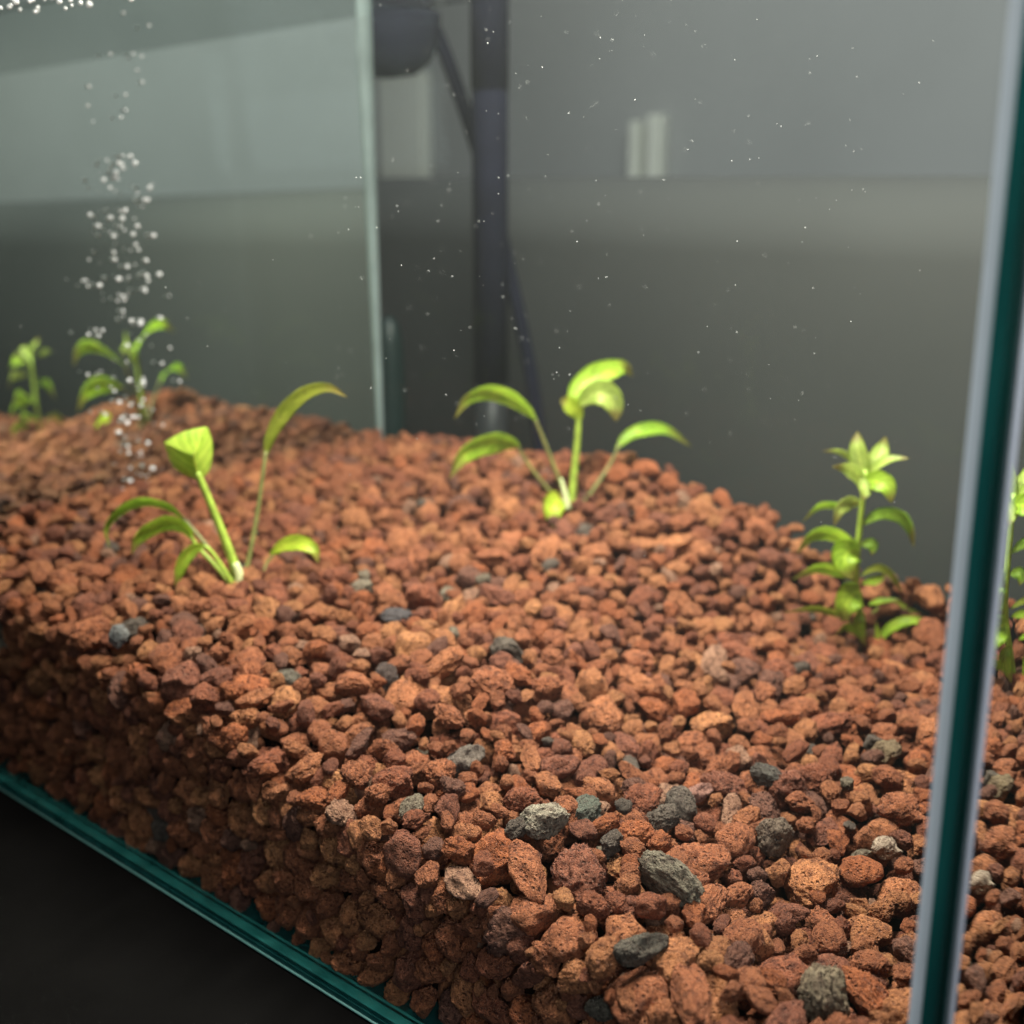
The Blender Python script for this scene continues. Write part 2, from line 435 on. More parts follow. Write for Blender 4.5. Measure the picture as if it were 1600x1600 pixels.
# push ordinary stones away from them
for n, g in grey_ids.items():
    d = np.linalg.norm(ST[:, :3] - ST[n, :3], axis=1)
    for q in np.where((d < g[2] / 1000 * 0.75) & (d > 0))[0]:
        if int(q) not in grey_ids: ST[q, 3] = -1
for n, g in grey_ids.items():
    m = stone_mat('grey_stone_rock', flat(g[5]), 1.0)
    me = PROTO[(n * 7) % 18][0]
    o = bpy.data.objects.new('pebble', me); COL.objects.link(o)
    o.location = ST[n, :3]; r = g[2] / 1000 * 0.92
    rz = math.atan2(RT.y, RT.x) + g[4]
    o.rotation_euler = (0, 0, rz); o.scale = (r * g[3][0] * .95, r * g[3][1] * 1.25, r * g[3][2] * 1.9)
    o.material_slots[0].link = 'OBJECT'; o.material_slots[0].material = m
    tag(o, g[6], 'pebble', 'odd coloured pebbles among the red lava gravel')

# ------------------------------------------------------------------ gravel bed: 285 stones as parts, the rest as one mass
bed = empty('gravel_bed', (X0 / 2, Y1 / 2, T))
tag(bed, 'deep sloping bed of porous red lava gravel filling the tank floor', 'gravel')
live = [n for n in np.argsort(-cnt) if ST[n, 3] > 0 and int(n) not in grey_ids]
top = [int(n) for n in live[:285]]; topset = set(top)
for n in top:
    x, y, z, r, k, a, b, c = ST[n]
    o = bpy.data.objects.new('stone', PROTO[int(k)][0]); COL.objects.link(o)
    o.parent = bed; o.matrix_parent_inverse = Matrix.Translation(-bed.location)
    o.location = (x, y, z); o.rotation_euler = (a, b, c); o.scale = (r, r, r)
rest = [n for n in range(len(ST)) if ST[n, 3] > 0 and n not in topset and n not in grey_ids]
R_ = ST[rest]
me = bpy.data.meshes.new('gravel'); me.from_pydata([tuple(p) for p in R_[:, :3]], [], [])
a = me.attributes.new('rot', 'FLOAT_VECTOR', 'POINT'); a.data.foreach_set('vector', R_[:, 5:8].astype('f').ravel())
a = me.attributes.new('rad', 'FLOAT', 'POINT'); a.data.foreach_set('value', R_[:, 3].astype('f').ravel())
a = me.attributes.new('pick', 'INT', 'POINT'); a.data.foreach_set('value', R_[:, 4].astype('i').ravel())
pc = bpy.data.collections.new('stone_shapes')
for k, (pm, _) in enumerate(PROTO):
    po = bpy.data.objects.new('stone_shape_%02d' % k, pm); pc.objects.link(po)
ng = bpy.data.node_groups.new('scatter_gravel', 'GeometryNodeTree')
ng.interface.new_socket('Geometry', in_out='INPUT', socket_type='NodeSocketGeometry')
ng.interface.new_socket('Geometry', in_out='OUTPUT', socket_type='NodeSocketGeometry')
gi, go = ng.nodes.new('NodeGroupInput'), ng.nodes.new('NodeGroupOutput')
ip = ng.nodes.new('GeometryNodeInstanceOnPoints'); ci = ng.nodes.new('GeometryNodeCollectionInfo')
ci.inputs['Collection'].default_value = pc; ci.inputs['Separate Children'].default_value = True
ip.inputs['Pick Instance'].default_value = True
def attr(nm, t):
    n = ng.nodes.new('GeometryNodeInputNamedAttribute'); n.data_type = t; n.inputs['Name'].default_value = nm
    return n.outputs['Attribute']
er = ng.nodes.new('FunctionNodeEulerToRotation')
L = ng.links.new
L(gi.outputs[0], ip.inputs['Points']); L(ci.outputs[0], ip.inputs['Instance']); L(attr('pick', 'INT'), ip.inputs['Instance Index'])
L(attr('rot', 'FLOAT_VECTOR'), er.inputs[0]); L(er.outputs[0], ip.inputs['Rotation']); L(attr('rad', 'FLOAT'), ip.inputs['Scale'])
L(ip.outputs[0], go.inputs[0])
gob = obj('gravel', me, (M_LAVA,), bed); gob['kind'] = 'stuff'
md = gob.modifiers.new('scatter', 'NODES'); md.node_group = ng
# added dark solid core under the poured layers so no light leaks through
bm = bmesh.new(); st = 8
ii = list(range(0, nx, st)); jj = list(range(0, ny, st))
ins = 0.012
V = {}
for a_, i in enumerate(ii):
    for b_, j in enumerate(jj):
        x = min(max(gx[i], X0 + 0.001), XI - ins); y = min(max(gy[j], YI + ins), Y1 - 0.001)
        V[a_, b_] = bm.verts.new((x, y, TARGET[i, j] - 0.0165))
for a_ in range(len(ii) - 1):
    for b_ in range(len(jj) - 1):
        bm.faces.new((V[a_, b_], V[a_ + 1, b_], V[a_ + 1, b_ + 1], V[a_, b_ + 1]))
r_ = bmesh.ops.extrude_edge_only(bm, edges=[e for e in bm.edges if e.is_boundary])
for w in [q for q in r_['geom'] if isinstance(q, bmesh.types.BMVert)]: w.co.z = TB + 0.0005
core = obj('gravel_core', bm, (simple('dark_core_filler', (0.02, 0.007, 0.004), 1.0, 300, 0.5, spec=0.0),), bed); core['kind'] = 'stuff'

# ------------------------------------------------------------------ the glass tank
tank = empty('glass_tank', (X0 / 2, Y1 / 2, 0))
tag(tank, 'rimless glass aquarium with green edged panes and silicone seams on a black table', 'aquarium')
def slab(name, lo, hi, face_mats, bev=0.0007):
    """face_mats: (material for the two large faces, axis), edges green"""
    big, axis, inner = face_mats
    bm = bmesh.new(); box(bm, lo, hi, bev)
    bm.normal_update()
    for f in bm.faces:
        n = f.normal
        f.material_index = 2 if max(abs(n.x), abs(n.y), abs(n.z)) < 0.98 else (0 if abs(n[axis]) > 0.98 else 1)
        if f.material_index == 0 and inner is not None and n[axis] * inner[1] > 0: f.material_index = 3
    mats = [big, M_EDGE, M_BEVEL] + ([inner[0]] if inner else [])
    return obj(name, bm, mats, tank)
def mirror_mat():
    m, nt, out = mat('side_glass_inner_face')
    tr = node(nt, 'ShaderNodeBsdfTransparent', Color=(0.95, 0.98, 0.96, 1))
    gl = node(nt, 'ShaderNodeBsdfGlossy', Roughness=0.0, Color=(0.84, 0.92, 0.86, 1))
    mx = node(nt, 'ShaderNodeMixShader', Fac=0.93)
    nt.links.new(tr.outputs[0], mx.inputs[1]); nt.links.new(gl.outputs[0], mx.inputs[2]); nt.links.new(mx.outputs[0], out.inputs[0])
    return m
def refr_mat():
    m, nt, out = mat('end_glass_outer_face')
    rf = node(nt, 'ShaderNodeBsdfRefraction', IOR=1.088, Roughness=0.0, Color=(0.93, 0.97, 0.95, 1))
    gl = node(nt, 'ShaderNodeBsdfGlossy', Roughness=0.0)
    mx = node(nt, 'ShaderNodeMixShader', Fac=0.05)
    nt.links.new(rf.outputs[0], mx.inputs[1]); nt.links.new(gl.outputs[0], mx.inputs[2]); nt.links.new(mx.outputs[0], out.inputs[0])
    return m
slab('bottom_pane', (X0 - T, 0, 0), (0, Y1 + T, TB - 0.0002), (M_EDGE, 2, None))
slab('front_pane', (X0 - T, 0.0002, TB), (0, T, ZT), (M_GLASS, 1, None), 0.0012)
slab('back_pane', (X0 - T, Y1, TB), (0, Y1 + T, ZT), (M_GLASS_FAINT, 1, None), 0.0004)
slab('side_pane', (X0 - T, T + .0002, TB), (X0, Y1 - .0002, ZT), (M_GLASS, 0, (mirror_mat(), 1)), 0.0)
lp = tank.children[-1]
for w in lp.data.vertices:
    w.co.x += 0.0068 * (Y1 - w.co.y) / (Y1 - YI) - 0.016 * (w.co.z - 0.36)
slab('side_pane', (-T, T + .0002, TB), (-0.0002, Y1 - .0002, ZT), (M_GLASS, 0, (refr_mat(), 1)), 0.0)
tank.children[-1].data.materials[1] = edge_mat(2.6)
obj('edge_glint', tube([(X0 - T, -.0002, .0006), (X0 / 2, -.0002, .0006), (0, -.0002, .0006)], .00045, 8), (simple('pale_green_glint', (0.10, 0.24, 0.22), 0.4),), tank, True)  # added lighter ridge painting the bright line of the lower chamfer
obj('corner_glint', tube([(.0002, T + .0002, TB), (.0002, T + .0002, .2), (.0002, T + .0002, ZT)], .0007, 10), (M_SEAL,), tank, True)  # added pale tube painting the highlight along the outer corner chamfer
def seal(cx, cy, sx_, sy_, w, m):
    bm = bmesh.new(); n = 8
    prof = [(0, 0)] + [(w * (1 - math.sin(a)), w * (1 - math.cos(a))) for a in [math.pi / 2 * k / n for k in range(n + 1)]]
    # concave fillet: from (w,0)... to (0,w)
    lo = [bm.verts.new((cx + sx_ * p[0], cy + sy_ * p[1], TB)) for p in prof]
    hi = [bm.verts.new((cx + sx_ * p[0], cy + sy_ * p[1], ZT - .004)) for p in prof]
    k = len(prof)
    for i in range(k): bm.faces.new((lo[i], lo[(i + 1) % k], hi[(i + 1) % k], hi[i]))
    bm.faces.new(lo); bm.faces.new(hi)
    bmesh.ops.recalc_face_normals(bm, faces=bm.faces[:])
    return obj('silicone_seam', bm, (m,), tank)
seal(-T - .0001, T + .0003, -1, 1, 0.0029, M_SEAL)
seal(X0 + .0001, Y1 - .0001, 1, -1, 0.007, M_SEAL_BACK)
seal(-T - .0001, Y1 - .0001, -1, -1, 0.007, M_SEAL_BACK)
seal(X0 + .0001, T + .0003, 1, 1, 0.005, M_SEAL_BACK)

# ------------------------------------------------------------------ water
def water_surface():
    m, nt, out = mat('water_surface')
    tr = node(nt, 'ShaderNodeBsdfTransparent', Color=(0.97, 0.99, 0.98, 1))
    gl = node(nt, 'ShaderNodeBsdfGlossy', Roughness=0.01, Color=(0.72, 0.76, 0.76, 1))
    tc = node(nt, 'ShaderNodeTexCoord')
    n = node(nt, 'ShaderNodeTexNoise', Scale=14.0, Detail=2.0); nt.links.new(tc.outputs['Object'], n.inputs['Vector'])
    bp = node(nt, 'ShaderNodeBump', Strength=0.15, Distance=0.003); nt.links.new(n.outputs[0], bp.inputs['Height'])
    nt.links.new(bp.outputs[0], gl.inputs['Normal'])
    fr = node(nt, 'ShaderNodeFresnel', IOR=1.33)
    mx = node(nt, 'ShaderNodeMixShader')
    nt.links.new(math_(nt, 'MINIMUM', fr.outputs[0], 0.45), mx.inputs[0]); nt.links.new(tr.outputs[0], mx.inputs[1]); nt.links.new(gl.outputs[0], mx.inputs[2])
    nt.links.new(mx.outputs[0], out.inputs[0]); return m
bm = bmesh.new()
vs = [bm.verts.new(p) for p in ((X0 + .0002, YI + .0002, ZW), (XI - .0002, YI + .0002, ZW), (XI - .0002, Y1 - .0002, ZW), (X0 + .0002, Y1 - .0002, ZW))]
bm.faces.new(vs)
ws = obj('water_surface', bm, (water_surface(),)); ws['kind'] = 'structure'
bm = bmesh.new(); box(bm, (X0 + .0004, YI + .0004, TB + .0002), (XI - .0004, Y1 - .0004, ZW - .0003))
m, nt, out = mat('cloudy_water')
vp = node(nt, 'ShaderNodeVolumePrincipled', Density=0.05, Anisotropy=0.2, Color=(0.86, 0.92, 0.90, 1))
nt.links.new(vp.outputs[0], out.inputs['Volume'])
wb = obj('water', bm, (m,)); wb['kind'] = 'stuff'

# ------------------------------------------------------------------ plants
def leaf_mat(name, c1, c2, tr=0.4):
    m, nt, out = mat(name)
    p = node(nt, 'ShaderNodeBsdfPrincipled', Roughness=0.42)
    tl = node(nt, 'ShaderNodeBsdfTranslucent')
    tc = node(nt, 'ShaderNodeTexCoord')
    n = node(nt, 'ShaderNodeTexNoise', Scale=120.0, Detail=4.0); nt.links.new(tc.outputs['Object'], n.inputs['Vector'])
    uv = node(nt, 'ShaderNodeSeparateXYZ'); nt.links.new(tc.outputs['UV'], uv.inputs[0])
    r = ramp(nt, n.outputs[0], [(0.32, tuple(x * .8 for x in c2)), (0.45, c2), (0.66, c1)])
    # midrib and side veins along the blade's own uv
    rib = math_(nt, 'ABSOLUTE', math_(nt, 'SUBTRACT', uv.outputs[0], 0.5))
    ribf = ramp(nt, rib, [(0.0, (1, 1, 1)), (0.05, (0, 0, 0))])
    wv = math_(nt, 'SINE', math_(nt, 'ADD', math_(nt, 'MULTIPLY', uv.outputs[1], 42.0), math_(nt, 'MULTIPLY', rib, -22.0)))
    vein = math_(nt, 'MULTIPLY', math_(nt, 'MAXIMUM', wv, 0.0), 0.35)
    c = mixc(nt, 'MIX', vein, r.outputs[0], tuple(min(1, x * 1.5) for x in c1) + (1,))
    c = mixc(nt, 'MIX', math_(nt, 'MULTIPLY', ribf.outputs[0], 0.55), c, tuple(min(1, x * 1.7) for x in c1) + (1,))
    # yellowing towards the tip
    tipf = ramp(nt, math_(nt, 'ADD', uv.outputs[1], math_(nt, 'MULTIPLY', n.outputs[0], 0.25)), [(0.85, (0, 0, 0)), (1.0, (0.75, 0.75, 0.75))])
    c = mixc(nt, 'MIX', tipf.outputs[0], c, (0.30, 0.22, 0.07, 1))
    sp = node(nt, 'ShaderNodeTexNoise', Scale=420.0, Detail=2.0); nt.links.new(tc.outputs['Object'], sp.inputs['Vector'])
    c = mixc(nt, 'MIX', ramp(nt, sp.outputs[0], [(0.66, (0, 0, 0)), (0.72, (0.6, 0.6, 0.6))]).outputs[0], c, (0.20, 0.20, 0.05, 1))
    nt.links.new(c, p.inputs['Base Color']); nt.links.new(c, tl.inputs['Color'])
    bp = node(nt, 'ShaderNodeBump', Strength=0.3, Distance=0.0004); nt.links.new(math_(nt, 'ADD', vein, n.outputs[0]), bp.inputs['Height'])
    nt.links.new(bp.outputs[0], p.inputs['Normal'])
    mx = node(nt, 'ShaderNodeMixShader', Fac=tr)
    nt.links.new(p.outputs[0], mx.inputs[1]); nt.links.new(tl.outputs[0], mx.inputs[2]); nt.links.new(mx.outputs[0], out.inputs[0])
    return m
LM = {'g': leaf_mat('fresh_green_leaf', (0.54, 0.70, 0.09), (0.40, 0.60, 0.06)),
      'y': leaf_mat('yellow_green_leaf', (0.62, 0.72, 0.09), (0.50, 0.65, 0.06)),
      'o': leaf_mat('olive_leaf', (0.42, 0.46, 0.07), (0.30, 0.36, 0.04)),
      'p': leaf_mat('pale_green_leaf', (0.58, 0.66, 0.20), (0.47, 0.59, 0.14)),
      'd': leaf_mat('mid_green_leaf', (0.46, 0.62, 0.08), (0.32, 0.52, 0.05))}
M_STEM = simple('green_stem', (0.36, 0.50, 0.07), 0.4, 200, 0.25)
M_STEMO = simple('olive_brown_stem', (0.20, 0.20, 0.06), 0.45, 200, 0.3)
M_STEMP = simple('pale_stem_base', (0.62, 0.68, 0.34), 0.4, 200, 0.15)

def blade(parent, pts, w, m, roll=35, fold=0.35, dd=None, prof=None, D=0.5, n=22, tipdd=0.0):
    """pts: pixels of the midrib on the photograph; w: widest full width in pixels; dd: forward offset (mm) per point"""
    dd = dd or [0] * len(pts)
    P = [at_depth(p[0], p[1], D + q / 1000) for p, q in zip(pts, dd)]
    C = [Vector(c) for c in catmull(P, n)]
    prof = prof or [(0, .12), (.15, .62), (.38, 1.0), (.62, .88), (.84, .48), (1, .04)]
    px2m = D / FPX
    bm = bmesh.new(); uvl = bm.loops.layers.uv.new('UVMap')
    cols = (-1, -.72, -.4, -.12, .12, .4, .72, 1)
    rows = []
    wob = rnd.uniform(0, 6)
    for i, c in enumerate(C):
        t = (C[min(i + 1, n)] - C[max(i - 1, 0)]).normalized()
        view = (c - CAM).normalized()
        s = view.cross(t).normalized(); nrm = s.cross(t).normalized()
        if nrm.dot(view) > 0: nrm = -nrm
        a = math.radians(roll)
        sd = s * math.cos(a) + nrm * math.sin(a); up = t.cross(sd).normalized()
        if up.dot(view) > 0: up = -up
        u = i / n
        hw = np.interp(u, [q[0] for q in prof], [q[1] for q in prof]) * w * px2m / 2 / max(math.cos(a), .45)
        row = []
        for q in cols:
            off = -fold * abs(q) ** 1.3 * hw * -1
            rip = 0.05 * hw * math.sin(u * 17 + wob + q * 2) * abs(q)
            row.append(bm.verts.new(c + sd * q * hw + up * (off + rip)))
        rows.append(row)
    for i in range(n):
        for k in range(len(cols) - 1):
            f = bm.faces.new((rows[i][k], rows[i][k + 1], rows[i + 1][k + 1], rows[i + 1][k]))
            for lp, (uu, vv) in zip(f.loops, ((k, i), (k + 1, i), (k + 1, i + 1), (k, i + 1))):
                lp[uvl].uv = ((cols[uu] + 1) / 2, vv / n)
    bmesh.ops.solidify(bm, geom=bm.faces[:], thickness=0.00018)
    return obj('leaf', bm, (LM[m],), parent, smooth=True)
def stalk(parent, pts, w0, w1, m, dd=None, D=0.5, name='stalk'):
    dd = dd or [0] * len(pts)
    P = [at_depth(p[0], p[1], D + q / 1000) for p, q in zip(pts, dd)]
    n = 14; C = catmull(P, n)
    r = [(w0 + (w1 - w0) * i / n) * D / FPX / 2 for i in range(n + 1)]
    return obj(name, tube(C, r, 8), (m,), parent, smooth=True)

def root_depth(px, py):
    # walk along the sight line until it meets the gravel
    d = ray(px, py)
    for k in range(200, 1400):
        p = CAM + d * (k / 1000)
        if p.y > YI and p.z < ground(p.x, p.y): return depth_of(p), p
    return 0.6, CAM + d * 0.6
# left plant
D, p0 = root_depth(372, 905); print('plant A', D, p0)
A = empty('aquatic_plant', p0)
tag(A, 'left sword-leaved plant with one folded heart-shaped leaf and a tall arching olive leaf', 'plant', 'young water plants in the gravel')
stalk(A, [(372, 925), (368, 890), (352, 845), (330, 790), (314, 752), (308, 738)], 17, 10, M_STEM, [0, 0, -2, -4, -6, -7], D)
stalk(A, [(376, 925), (374, 900), (368, 880)], 20, 12, M_STEMP, [-3, -3, -3], D, 'stem_base')
stalk(A, [(378, 915), (390, 868), (404, 790), (412, 730), (416, 705)], 9, 6, M_STEMO, [2, 4, 8, 10, 12], D)
blade(A, [(414, 716), (424, 682), (446, 645), (478, 616), (512, 607), (543, 621)], 26, 'o', 20, .4, [11, 12, 13, 12, 8, 2], D=D)
stalk(A, [(366, 915), (335, 868), (300, 825), (285, 808)], 8, 5, M_STEMO, [0, 4, 8, 10], D)
blade(A, [(292, 815), (262, 790), (222, 782), (188, 796), (165, 826), (172, 858)], 16, 'd', 45, .3, [9, 11, 12, 12, 11, 8], D=D)
stalk(A, [(364, 918), (338, 885), (312, 858), (298, 838)], 8, 6, M_STEM, [-2, 0, 2, 2], D)
blade(A, [(303, 845), (290, 824), (262, 814), (232, 826), (212, 846), (206, 866)], 26, 'g', 35, .4, [2, 2, 1, 0, -2, -4], D=D)
stalk(A, [(368, 920), (350, 890), (330, 862), (318, 852)], 8, 5, M_STEM, [-4, -5, -7, -8], D)
blade(A, [(322, 852), (304, 856), (287, 874), (278, 898), (275, 924)], 21, 'g', 25, .35, [-8, -9, -11, -12, -12], D=D)
stalk(A, [(412, 893), (418, 878), (430, 864)], 5, 4, M_STEMO, [0, 2, 3], D)
blade(A, [(422, 866), (445, 852), (470, 850), (490, 860), (497, 880)], 27, 'y', 20, .3, [3, 2, 0, -2, -4], D=D)
# the folded heart-shaped blade
def heart(parent, D):
    bm = bmesh.new(); uvl = bm.loops.layers.uv.new('UVMap')
    def pt(x, y, d): return at_depth(x, y, D + d / 1000)
    # three fans: near lower face, folded bright top flap, right half
    midr = [pt(310, 752, -7), pt(306, 735, -8), pt(303, 714, -10)]
    n = 10
    def patch(A_, B_, bulge, u0, u1):
        a = catmull(A_, n); b = catmull(B_, n); g = []
        for i in range(n + 1):
            row = []
            for j in range(7):
                t = j / 6; p = Vector(a[i]) * (1 - t) + Vector(b[i]) * t
                p += (CAM - p).normalized() * math.sin(math.pi * t) * bulge * math.sin(math.pi * (i / n) ** .8 * .9 + .15)
                row.append(bm.verts.new(p))
            g.append(row)
        for i in range(n):
            for j in range(6):
                f = bm.faces.new((g[i][j], g[i][j + 1], g[i + 1][j + 1], g[i + 1][j]))
                for lp, (ii_, jj_) in zip(f.loops, ((i, j), (i, j + 1), (i + 1, j + 1), (i + 1, j))):
                    lp[uvl].uv = (u0 + (u1 - u0) * jj_ / 6, ii_ / n * .6)
    rib = [pt(311, 753, -7), pt(307, 733, -9), pt(303, 713, -12)]
    patch(rib, [pt(309, 752, -6), pt(272, 730, -2), pt(256, 691, 0)], .0012, .5, 0)           # left lower face
    rib2 = [pt(311, 753, -7), pt(307, 733, -9), pt(303, 713, -12), pt(312, 690, -8), pt(321, 668, 0)]
    patch(rib2, [pt(313, 752, -6), pt(328, 733, -1), pt(332, 708, 2), pt(331, 686, 4), pt(324, 667, 2)], .0010, .5, 1)  # right half
    patch([pt(303, 713, -12), pt(312, 690, -8), pt(321, 668, 0)], [pt(256, 691, 0), pt(288, 674, 1), pt(320, 667, 1)], .0006, .5, 0)  # flap folded over
    bmesh.ops.remove_doubles(bm, verts=bm.verts[:], dist=0.00005)
    return obj('leaf', bm, (LM['g'],), parent, smooth=True)
h = heart(A, D); h['label'] = 'broad heart-shaped leaf with its tip folded over'

# middle plant
D, p0 = root_depth(897, 790); print('plant B', D, p0)
B = empty('aquatic_plant', p0)
tag(B, 'middle water plant on the mound with arching leaves to both sides', 'plant', 'young water plants in the gravel')
stalk(B, [(893, 800), (896, 750), (902, 690), (905, 640), (907, 622)], 13, 8, M_STEM, [0, 0, -1, -2, -2], D)
stalk(B, [(886, 795), (882, 770), (876, 748)], 14, 5, M_STEMP, [-2, -2, -2], D, 'stem_base')
blade(B, [(896, 632), (908, 606), (932, 588), (958, 577), (976, 575), (988, 588)], 40, 'g', 20, .3, [-1, 3, 8, 14, 20, 26], D=D, prof=[(0, .5), (.15, .8), (.38, 1.0), (.62, .75), (.84, .38), (1, .04)])
blade(B, [(903, 632), (926, 616), (948, 618), (960, 636), (963, 658)], 42, 'p', 10, .35, [-4, -8, -10, -11, -11], D=D, prof=[(0, .25), (.2, .7), (.45, 1.0), (.7, .75), (.88, .42), (1, .04)])
blade(B, [(907, 655), (899, 641), (888, 630), (876, 624)], 28, 'y', 5, .2, [-3, -4, -4, -3], D=D, prof=[(0, .3), (.3, .9), (.6, 1.0), (.85, .6), (1, .06)])
stalk(B, [(888, 790), (872, 745), (850, 690), (836, 655)], 8, 5, M_STEMO, [0, -2, -5, -8], D)
blade(B, [(838, 656), (818, 634), (792, 617), (758, 611), (728, 625), (710, 654)], 26, 'g', 35, .35, [-8, -14, -20, -28, -34, -38], D=D)
stalk(B, [(884, 795), (850, 757), (825, 725), (808, 696)], 7, 5, M_STEMO, [0, -3, -6, -10], D)
blade(B, [(812, 697), (788, 690), (755, 693), (722, 713), (702, 748)], 33, 'g', 30, .35, [-10, -16, -24, -32, -38], D=D)
stalk(B, [(906, 795), (936, 752), (954, 724), (968, 694)], 7, 4, M_STEMO, [0, 4, 8, 12], D)
blade(B, [(962, 702), (984, 682), (1014, 672), (1044, 674), (1080, 698)], 24, 'd', 35, .35, [12, 16, 21, 26, 30], D=D)
blade(B, [(876, 779), (868, 786), (864, 800), (866, 826)], 38, 'y', 5, .25, [-24, -29, -33, -36], D=D, prof=[(0, .5), (.2, .95), (.4, 1.0), (.75, .72), (1, .1)])

# right stem plant
D, p0 = root_depth(1350, 1003); print('plant C', D, p0)
Cc = empty('aquatic_plant', p0)
tag(Cc, 'upright stem plant with whorls of small leaves left of the corner seam', 'plant', 'young water plants in the gravel')
stalk(Cc, [(1350, 1015), (1343, 960), (1337, 900), (1343, 830), (1348, 780), (1352, 735)], 13, 8, M_STEM, None, D, 'stem')
for pts, w, m, roll, dd in [
    ([(1352, 748), (1344, 722), (1340, 698), (1340, 674)], 32, 'p', 10, [0, 1, 2, 4]),
    ([(1354, 748), (1368, 722), (1378, 702), (1384, 682)], 30, 'p', 15, [0, 0, 2, 3]),
    ([(1356, 745), (1374, 727), (1394, 718), (1422, 716)], 15, 'p', 50, [0, -2, -3, -4]),
    ([(1348, 730), (1330, 714), (1310, 704), (1285, 705)], 11, 'p', 50, [2, 5, 7, 9]),
    ([(1350, 765), (1340, 742), (1325, 730), (1300, 729)], 25, 'p', 30, [-1, -2, -3, -4]),
    ([(1348, 752), (1368, 752), (1386, 762), (1393, 786)], 36, 'g', 15, [-2, -5, -7, -8]),
    ([(1345, 745), (1352, 765), (1348, 782)], 22, 'p', 5, [-3, -5, -6]),
    ([(1343, 786), (1328, 785), (1312, 795), (1303, 822)], 23, 'p', 25, [-2, -4, -6, -7]),
    ([(1342, 790), (1310, 788), (1280, 790), (1254, 815)], 13, 'd', 50, [2, 4, 7, 8]),
    ([(1346, 822), (1372, 806), (1402, 808), (1420, 826), (1428, 855)], 23, 'd', 35, [0, 2, 3, 4, 5]),
    ([(1338, 858), (1318, 840), (1292, 831), (1266, 838), (1246, 864)], 24, 'g', 35, [0, -2, -3, -4, -5]),
    ([(1342, 860), (1325, 862), (1320, 880), (1335, 908)], 50, 'g', 10, [-2, -5, -7, -8]),
    ([(1345, 850), (1362, 852), (1362, 868)], 20, 'd', 20, [0, -1, -2]),
    ([(1338, 902), (1312, 892), (1278, 886), (1238, 905)], 20, 'g', 40, [0, -2, -3, -3]),
    ([(1345, 900), (1370, 890), (1392, 900), (1410, 928)], 15, 'o', 45, [2, 4, 6, 7]),
    ([(1346, 912), (1368, 908), (1384, 896)], 16, 'g', 30, [1, 2, 4]),
    ([(1344, 922), (1332, 930), (1322, 946), (1316, 972)], 48, 'g', 10, [-3, -6, -8, -8]),
    ([(1330, 972), (1308, 958), (1272, 950), (1224, 957)], 12, 'o', 45, [-2, -4, -5, -5]),
    ([(1348, 955), (1342, 975), (1352, 1010)], 20, 'g', 10, [-5, -7, -7]),
    ([(1356, 945), (1376, 940), (1408, 936)], 11, 'g', 45, [1, 0, -1]),
    ([(1352, 1000), (1335, 985), (1322, 978), (1305, 992)], 13, 'g', 40, [-3, -5, -6, -7]),
    ([(1372, 1004), (1392, 982), (1425, 970), (1466, 976)], 19, 'g', 35, [0, -1, -2, -2]),
    ([(1366, 1008), (1372, 990), (1368, 970)], 9, 'g', 30, [-4, -5, -5]),
    ([(1352, 965), (1392, 942), (1425, 955), (1452, 962)], 9, 'o', 45, [4, 6, 6, 6]),
]:
    blade(Cc, pts, w, m, roll, .3, [q * 2.3 for q in dd], D=D, n=14)

# ------------------------------------------------------------------ bubbles and specks in the water
M_BUB = None
m, nt, out = mat('air_bubble')
p = node(nt, 'ShaderNodeBsdfPrincipled', Roughness=0.12); p.inputs['Base Color'].default_value = (1.0, 1.0, 1.0, 1)
p.inputs['Specular IOR Level'].default_value = 1.0
tr = node(nt, 'ShaderNodeBsdfTransparent'); lw = node(nt, 'ShaderNodeLayerWeight', Blend=0.35)
mx = node(nt, 'ShaderNodeMixShader'); nt.links.new(math_(nt, 'ADD', math_(nt, 'MULTIPLY', lw.outputs['Facing'], 0.7), 0.55, True), mx.inputs[0])
nt.links.new(tr.outputs[0], mx.inputs[1]); nt.links.new(p.outputs[0], mx.inputs[2]); nt.links.new(mx.outputs[0], out.inputs[0])
M_BUB = m
bb = bmesh.new(); bmesh.ops.create_icosphere(bb, subdivisions=2, radius=1)
bme = bpy.data.meshes.new('air_bubble'); bb.to_mesh(bme); bb.free(); bme.materials.append(M_BUB); bme.shade_smooth()
rb = random.Random(3)
def bubble(px, py, r, off):
    # a sheet of rising air just inside the left end pane; off = distance from that pane
    p = at_x(px, py, X0 + off)
    if p.z > ZW - 0.001 or p.y < YI + .003 or p.y > Y1 - .003: return
    o = bpy.data.objects.new('air_bubble', bme); COL.objects.link(o)
    o.location = p; o.scale = (r, r, r * 0.85)
    tag(o, 'tiny bright air bubble in the column rising at the left', 'bubble', 'air bubbles rising at the left')
for k in range(150):
    t = rb.random() ** 0.9
    y = 775 - 545 * t
    c = 212 - 18 * t + 8 * math.sin(t * 9)
    s = 16 + 16 * math.sin(math.pi * min(1, t * 1.15)) 
    x = rb.gauss(c, s)
    if rb.random() < 0.12: x += rb.choice((-1, 1)) * rb.uniform(20, 55) * math.sin(math.pi * t)
    bubble(x, y, rb.choice((0.0006, 0.0008, 0.0010, 0.0013, 0.0015)), rb.uniform(0.003, 0.016))
for x, y in ((140, 122), (141, 135), (139, 165), (143, 190), (198, 148), (195, 172), (188, 183), (215, 110), (222, 128), (170, 84), (208, 84), (224, 88), (236, 40), (196, 20)):
    bubble(x + rb.uniform(-3, 3), y, 0.0009, rb.uniform(0.003, 0.010))
bm = bmesh.new()
